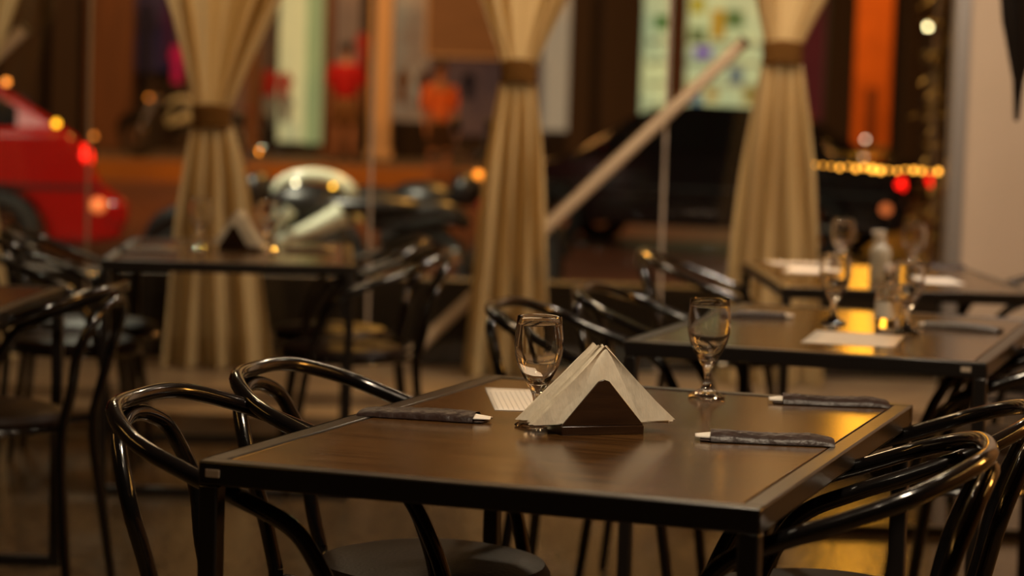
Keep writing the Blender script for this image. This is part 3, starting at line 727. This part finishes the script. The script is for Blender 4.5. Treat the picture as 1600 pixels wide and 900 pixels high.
# ------------------------------------------------------------ cars
def car(loc, rz, label, paint, sedan, lampz=.84, sc=1.0):
    """car facing -x; rear end at +x; origin under its centre"""
    t = empty('car', loc, rz, label, 'car'); t.scale = (sc, sc, sc)
    L = 2.05; HW = .83
    def arch(cx, r=.34, n=8): return [(cx+r*math.cos(PI*k/n), .26+r*math.sin(PI*k/n)) for k in range(n+1)]
    bt = [(-L, .28), (-L-.02, .55), (-L+.15, .72), (-1.1, .90), (-.2, .95), (1.3, .98)]
    bt += ([(1.5, .97), (L-.05, .93), (L+.03, .62), (L+.03, .30)] if sedan else [(1.70, .99), (L-.26, .95), (L-.10, .64), (L+.05, .54), (L+.06, .46), (L+.04, .28)])
    low = arch(1.28)+arch(-1.30)
    poly = bt+[(L-.2, .24)]+[(1.28+.34, .25)]+arch(1.28)[1:-1]+[(1.28-.34, .25)]+[(-1.3+.34, .25)]+arch(-1.30)[1:-1]+[(-1.3-.34, .25)]
    MB().prism(poly, -HW, HW).build('body', paint, t, bevel=.05)
    if sedan: gh = [(-1.15, .88), (-.45, 1.33), (.0, 1.40), (.75, 1.38), (1.45, .96)]
    else: gh = [(-1.15, .88), (-.45, 1.38), (.1, 1.46), (1.05, 1.41), (1.76, .96)]
    n = len(gh); vs = []
    for s in (-1, 1):
        for x, z in gh: vs.append((x, s*(HW-.03-.22*(z-.9)/.5), z))
    MB().add(vs, [tuple(range(n)), tuple(range(2*n-1, n-1, -1))]+[(i+n, i+1+n, i+1, i) for i in range(n-1)]+[(n, 0, n-1, 2*n-1)]).build('cabin', paint, t, bevel=.04)
    cx = sum(p[0] for p in gh)/n
    for s in (-1, 1):     # side windows
        for (x0, x1) in ((-.78, .18), (.25, 1.22 if sedan else 1.42)):
            def zt_(x):
                for (a, b) in zip(gh, gh[1:]):
                    if a[0] <= x <= b[0]: return a[1]+(b[1]-a[1])*(x-a[0])/(b[0]-a[0])
                return .9
            xs = [x0+(x1-x0)*k/6 for k in range(7)]
            top = [(x, max(.99, zt_(x)-.07)) for x in xs]; bot = [(x1, .98), (x0, .98)]
            v = [(x, s*(HW-.03-.22*(z-.9)/.5+.006), z) for x, z in top+bot]; v2 = [(x, y-s*.01, z) for x, y, z in v]; m_ = len(v)
            MB().add(v+v2, [tuple(range(m_)), tuple(range(2*m_-1, m_-1, -1))]+[(i, (i+1) % m_, (i+1) % m_+m_, i+m_) for i in range(m_)]).build('side_window', DGLASS, t)
    (xa, za), (xb, zb_) = gh[-2], gh[-1]; hy = .56
    def rw(u, v, e=.012): 
        x = xa+(xb-xa)*(.14+.7*v); z = za+(zb_-za)*(.14+.7*v); return (x+e, (u*2-1)*(hy+.08*v), z+e)
    MB().grid(rw, 4, 4).build('rear_window', DGLASS, t, solid=.008)
    (xa2, za2), (xb2, zb2) = gh[0], gh[1]
    MB().grid(lambda u, v: (xa2+(xb2-xa2)*(.1+.8*v)-.012, (u*2-1)*(.66-.1*v), za2+(zb2-za2)*(.1+.8*v)+.012), 4, 4).build('windscreen', DGLASS, t, solid=.008)
    for s in (-1, 1):
        for x in (1.28, -1.3):
            wmb = MB().tube([(x+.235*math.cos(2*PI*k/24), s*(HW-.09), .30+.235*math.sin(2*PI*k/24)) for k in range(24)], .075, 10, 1, True)
            w_ = wmb.build('wheel', RUBBER, t)
            hb = MB()
            for q in range(6): a = 2*PI*q/6; hb.tube([(x, s*(HW-.05), .30), (x+.19*math.cos(a), s*(HW-.05), .30+.19*math.sin(a))], .02, 6, 1)
            hb.build('hubcap', CHROME, w_)
        lx = L-.04 if sedan else L-.22
        tl = MB().ell((lx, s*(HW-.10), lampz), .07, .10, .085, 14).build('tail_lamp', BULB('red tail lamp', (1, .01, .005), 3.2), t)
        MB().ell((lx+.02, s*(HW-.10), lampz-.16), .07, .09, .06, 12).build('reverse_lamp', mat('pale lens', (.5, .3, .25), .2), t)
        MB().ell((L-.12, s*(HW+.002), .50), .055, .03, .05, 12).build('bumper_reflector', BULB('orange reflector', (.9, .22, .06), .7), t)  # reflector lens glows to stand for the light it returns
        MB().ell((-L+.08, s*(HW-.2), .66), .09, .14, .07, 12).build('headlamp', mat('clear lens', (.5, .5, .5), .1), t)
        MB().ell((-.75, s*(HW+.06), 1.0), .06, .10, .06, 10).build('side_mirror', paint, t)
    MB().box(L-.1, L+.07, -HW-.01, HW+.01, .36, .55).build('rear_bumper', paint, t, bevel=.04)
    MB().box(L+.07, L+.085, -.22, .22, .40, .50).build('number_plate', mat('plate', (.4, .38, .3), .5), t)
    MB().box(-L+.4, L-.1, -HW-.008, HW+.008, .60, .625).build('side_moulding', BPLAS, t)
    return t
# red hatchback: its rear corner at about px 135..170
a = P(168, 300, 15)
rz = R(13)
redcar = car((a.x-2.27, 15.6, .03), rz, 'red hatchback parked outside at the left edge of the photo', RED, False, .80, 1.05)
a = P(1190, 180, 20)
car((a.x-.42, 20.6, .08), R(-20), 'black sedan parked outside behind the right curtain', BLKP, True, .72, .93)

# ------------------------------------------------------------ motorcycles
def motorcycle(loc, rz, label, white):
    """faces -x"""
    t = empty('motorcycle', loc, rz, label, 'motorcycle'); m = WPLAS if white else BPLAS
    for x in (-.66, .62):
        wq = MB().tube([(x+.25*math.cos(2*PI*k/24), 0, .30+.25*math.sin(2*PI*k/24)) for k in range(24)], .05, 10, 1, True).build('wheel', RUBBER, t)
        sp = MB()
        for q in range(8): an = 2*PI*q/8; sp.tube([(x, 0, .3), (x+.22*math.cos(an), 0, .3+.22*math.sin(an))], .008, 6, 1)
        sp.build('spokes', CHROME, wq)
    for s in (-1, 1):
        MB().tube([(-.66, s*.08, .30), (-.42, s*.08, .90)], .02, 8, 1).build('fork_leg', CHROME, t)
        MB().tube([(.0, s*.12, .35), (.62, s*.10, .30)], .02, 8, 1).build('swing_arm', BPLAS, t)
        MB().tube([(-.38, s*.06, .93), (-.36, s*.20, .99), (-.28, s*.38, .97)], .012, 8, 4).build('handlebar', CHROME, t)
        MB().tube([(-.28, s*.31, .975), (-.25, s*.43, .96)], .019, 8, 1).build('grip', BPLAS, t)
        k = MB().tube([(-.34, s*.24, .98), (-.36, s*.28, 1.12)], .006, 6, 1).build('mirror_stalk', CHROME, t)
        MB().ell((-.36, s*.30, 1.15), .02, .07, .045, 12).build('mirror', BPLAS, k)
        MB().ell((-.46, s*.17, .86), .03, .03, .025, 10).build('indicator', BULB('orange indicator', (1, .3, .03), 2.2), t)  # lens glow stands for street light reflected there
    MB().ell((-.33, 0, .76), .10, .12, .11, 16).build('headlamp', BPLAS, t)
    MB().ell((-.05, 0, .68), .24, .14, .13, 20).build('tank', BPLAS, t)
    MB().ell((.32, 0, .70), .32, .14, .06, 20).build('seat_pad', BPLAS, t)
    MB().ell((.0, 0, .45), .24, .17, .17, 14).build('engine', mat('engine grey', (.06, .055, .05), .4, .6), t)
    MB().tube([(-.98, 0, .38), (-.88, 0, .55), (-.66, 0, .62), (-.44, 0, .55)], [.03, .06, .065, .04], 10, 4).build('front_mudguard', BPLAS, t)
    MB().tube([(.30, 0, .60), (.55, 0, .64), (.75, 0, .66), (.88, 0, .60)], [.05, .08, .075, .03], 12, 4).build('tail_fairing', BPLAS, t)
    MB().ell((.95, 0, .72), .03, .06, .03, 10).build('tail_light', mat('dull red lens', (.3, .01, .01), .3), t)
    MB().tube([(.0, -.15, .3), (.4, -.18, .32), (.85, -.18, .45)], [.03, .045, .05], 10, 3).build('exhaust', CHROME, t)
    if False:
        for s in (-1, 1):
            MB().tube([(-.52, s*.14, .62), (-.25, s*.19, .55), (.05, s*.17, .45)], [.07, .10, .04], 12, 4).build('side_fairing', m, t)
            MB().tube([(.05, s*.12, .58), (.35, s*.13, .66), (.75, s*.10, .76)], [.05, .06, .035], 12, 4).build('side_panel', m, t)
        pass
    if white:
        MB().tube([(-.24, -.02, .70), (-.19, -.02, .80), (-.06, -.02, .85), (.1, -.02, .84), (.2, -.02, .78), (.235, -.02, .68)], [.02, .034, .038, .038, .04, .02], 12, 4).build('upper_fairing', m, t)
        for s in (-1, 1):
            MB().tube([(-.16, s*.20, .49), (.03, s*.21, .56), (.2, s*.19, .65)], [.022, .05, .07], 12, 4).build('side_fairing', m, t)
            MB().tube([(-.20, s*.17, .54), (-.10, s*.16, .66)], [.02, .04], 12, 1).build('side_panel', m, t)
    return t
a = P(430, 300, 13.2)
whitebike = motorcycle((P(492, 300, 12.8).x, 12.8, 0.02), R(-6), 'white and black motorcycle parked outside the window', True)
motorcycle((P(650, 300, 14.0).x, 14.0, 0.02), R(162), 'black motorcycle parked right of the white one', False)
a = P(285, 200, 32.3)
mw = motorcycle((a.x, 32.4, .47), R(-10), 'pale motorcycle parked across the street before the left shop', True)

# ------------------------------------------------------------ small lamps and glints, plant
def bulb(px, py, d, rpx, c, s, label, ground=0.0):
    p = P(px, py, d); t = empty('lamp', p, 0, label, 'lamp'); r = rpx*d/F  # also serves the glints built as bulbs on posts
    MB().ell((0, 0, 0), r, r, r, 12).build('bulb', BULB('bulb %s %s' % (c, s), c, s), t)
    MB().lathe([(0, -r*1.5), (r*.8, -r*1.4), (r*.8, -r*.7), (0, -r*.7)], 12).build('socket', BPLAS, t)
    MB().tube([(0, r*.3, -r*1.4), (0, r*.3, ground-p.z)], .012, 8, 1).build('post', BPLAS, t)
def fitted(par, px, py, d, rpx, c, s, nm):  # glowing bead that stands for a glint on the vehicle
    p = P(px, py, d); r = rpx*d/F; M = Matrix.LocRotScale(par.location, par.rotation_euler, par.scale).inverted()
    o = MB().ell((0, 0, 0), r, r, r, 12).build(nm, BULB('bulb %s %s' % (c, s), c, s), par); o.location = M@p  # bulb material makes the glint bead
bulb(1450, 42, 24, 4, (1, .85, .45), 14, 'bright yellowish lamp at the upper right outside')
bulb(1156, 183, 23, 4, (1, .25, .04), 3, 'orange glint built as a small bulb above the black sedan')  # this and the next three build glints as bulbs on added posts
bulb(1352, 218, 23, 3, (1, .7, .5), 5, 'pale glint built as a small bulb before the far orange house')
bulb(146, 213, 22, 4, (1, .3, .04), 2, 'orange glint built as a small bulb right of the red hatchback, upper of two')
bulb(130, 232, 22.4, 4, (1, .3, .04), 1.2, 'orange glint built as a small bulb right of the red hatchback, lower of two')
fitted(redcar, 88, 193, 15.1, 5, (1, .45, .02), 5, 'side_glint')
fitted(redcar, 10, 128, 15.1, 5, (1, .3, .04), 3, 'roof_glint')
fitted(whitebike, 403, 238, 12.75, 4, (1, .3, .02), 5, 'orange_glint')
fitted(whitebike, 462, 286, 12.7, 3, (1, .9, .6), 9, 'fairing_glint')  # highlights on the fairing, built as glowing beads
fitted(whitebike, 520, 291, 12.7, 3, (1, .5, .04), 8, 'fairing_glint')
# hood reflections built as added bulbs on posts behind the right-hand pane
A, B = P(1235, 249, 11.0), P(1492, 263, 11.0)
t = empty('hood_glint_row', A, 0, 'row of added amber bulbs standing for hood reflections, between the right curtain and the window post', 'glint row')
n = 20; pts = []
for k in range(n+1):
    u = k/n; pts.append((B-A)*u+Vector((0, 0, -.012*4*u*(1-u))))
MB().tube(pts, .003, 6, 1).build('added_cable', BPLAS, t)
cm = BULB('amber glint bulb', (1, .42, .05), 6)
b0 = None
for k in range(n+1):
    q = pts[k]+Vector((0, 0, -.012+random.uniform(-.006, .006)))
    if b0 is None: b0 = MB().ell((0, 0, 0), .011, .011, .013, 10).build('bulb', cm, t); b0.location = q
    else: o = b0.copy(); COL.objects.link(o); o.location = q; s = random.uniform(.5, 1.3); o.scale = (s, s, s)
for (px, s) in ((1240, -1), (1490, 1)):
    p = P(px, 255, 11.0)-A
    MB().tube([(p.x, 0, .0), (p.x, 0, .05-A.z)], .012, 8, 1).build('post', FRAME, t)
# foliage beside the post
base = P(1456, 400, 12.4); 
t = empty('climbing_shrub', (base.x, 12.4, 0), 0, 'tall dusty leafy shrub outside beside the grey window post', 'shrub')
MB().tube([(0, 0, 0), (.02, 0, .8), (-.02, .03, 1.6), (.03, 0, 2.6)], [.035, .03, .025, .012], 8, 4).build('stem', mat('bark', (.10, .055, .025), .8, bump=(.4, 30)), t)
mb = MB(); rnd = random.Random(3)
for k in range(520):
    z = rnd.uniform(.25, 2.7); a = rnd.uniform(0, 2*PI); rr = rnd.uniform(.02, .11); c = Vector((rr*math.cos(a), rr*math.sin(a), z))
    d = Vector((math.cos(a), math.sin(a), rnd.uniform(-1.2, .3))).normalized()*rnd.uniform(.05, .10); sd = d.cross(Vector((0, 0, 1))).normalized()*.014
    mb.add([c, c+d*.5+sd, c+d, c+d*.5-sd], [(0, 1, 2, 3)])
tag(mb.build('leaves', mat('dusty leaves', (.11, .085, .028), .5, bump=(.1, 30), var=((.17, .10, .03), 4)), t, smooth=False), kind='stuff')
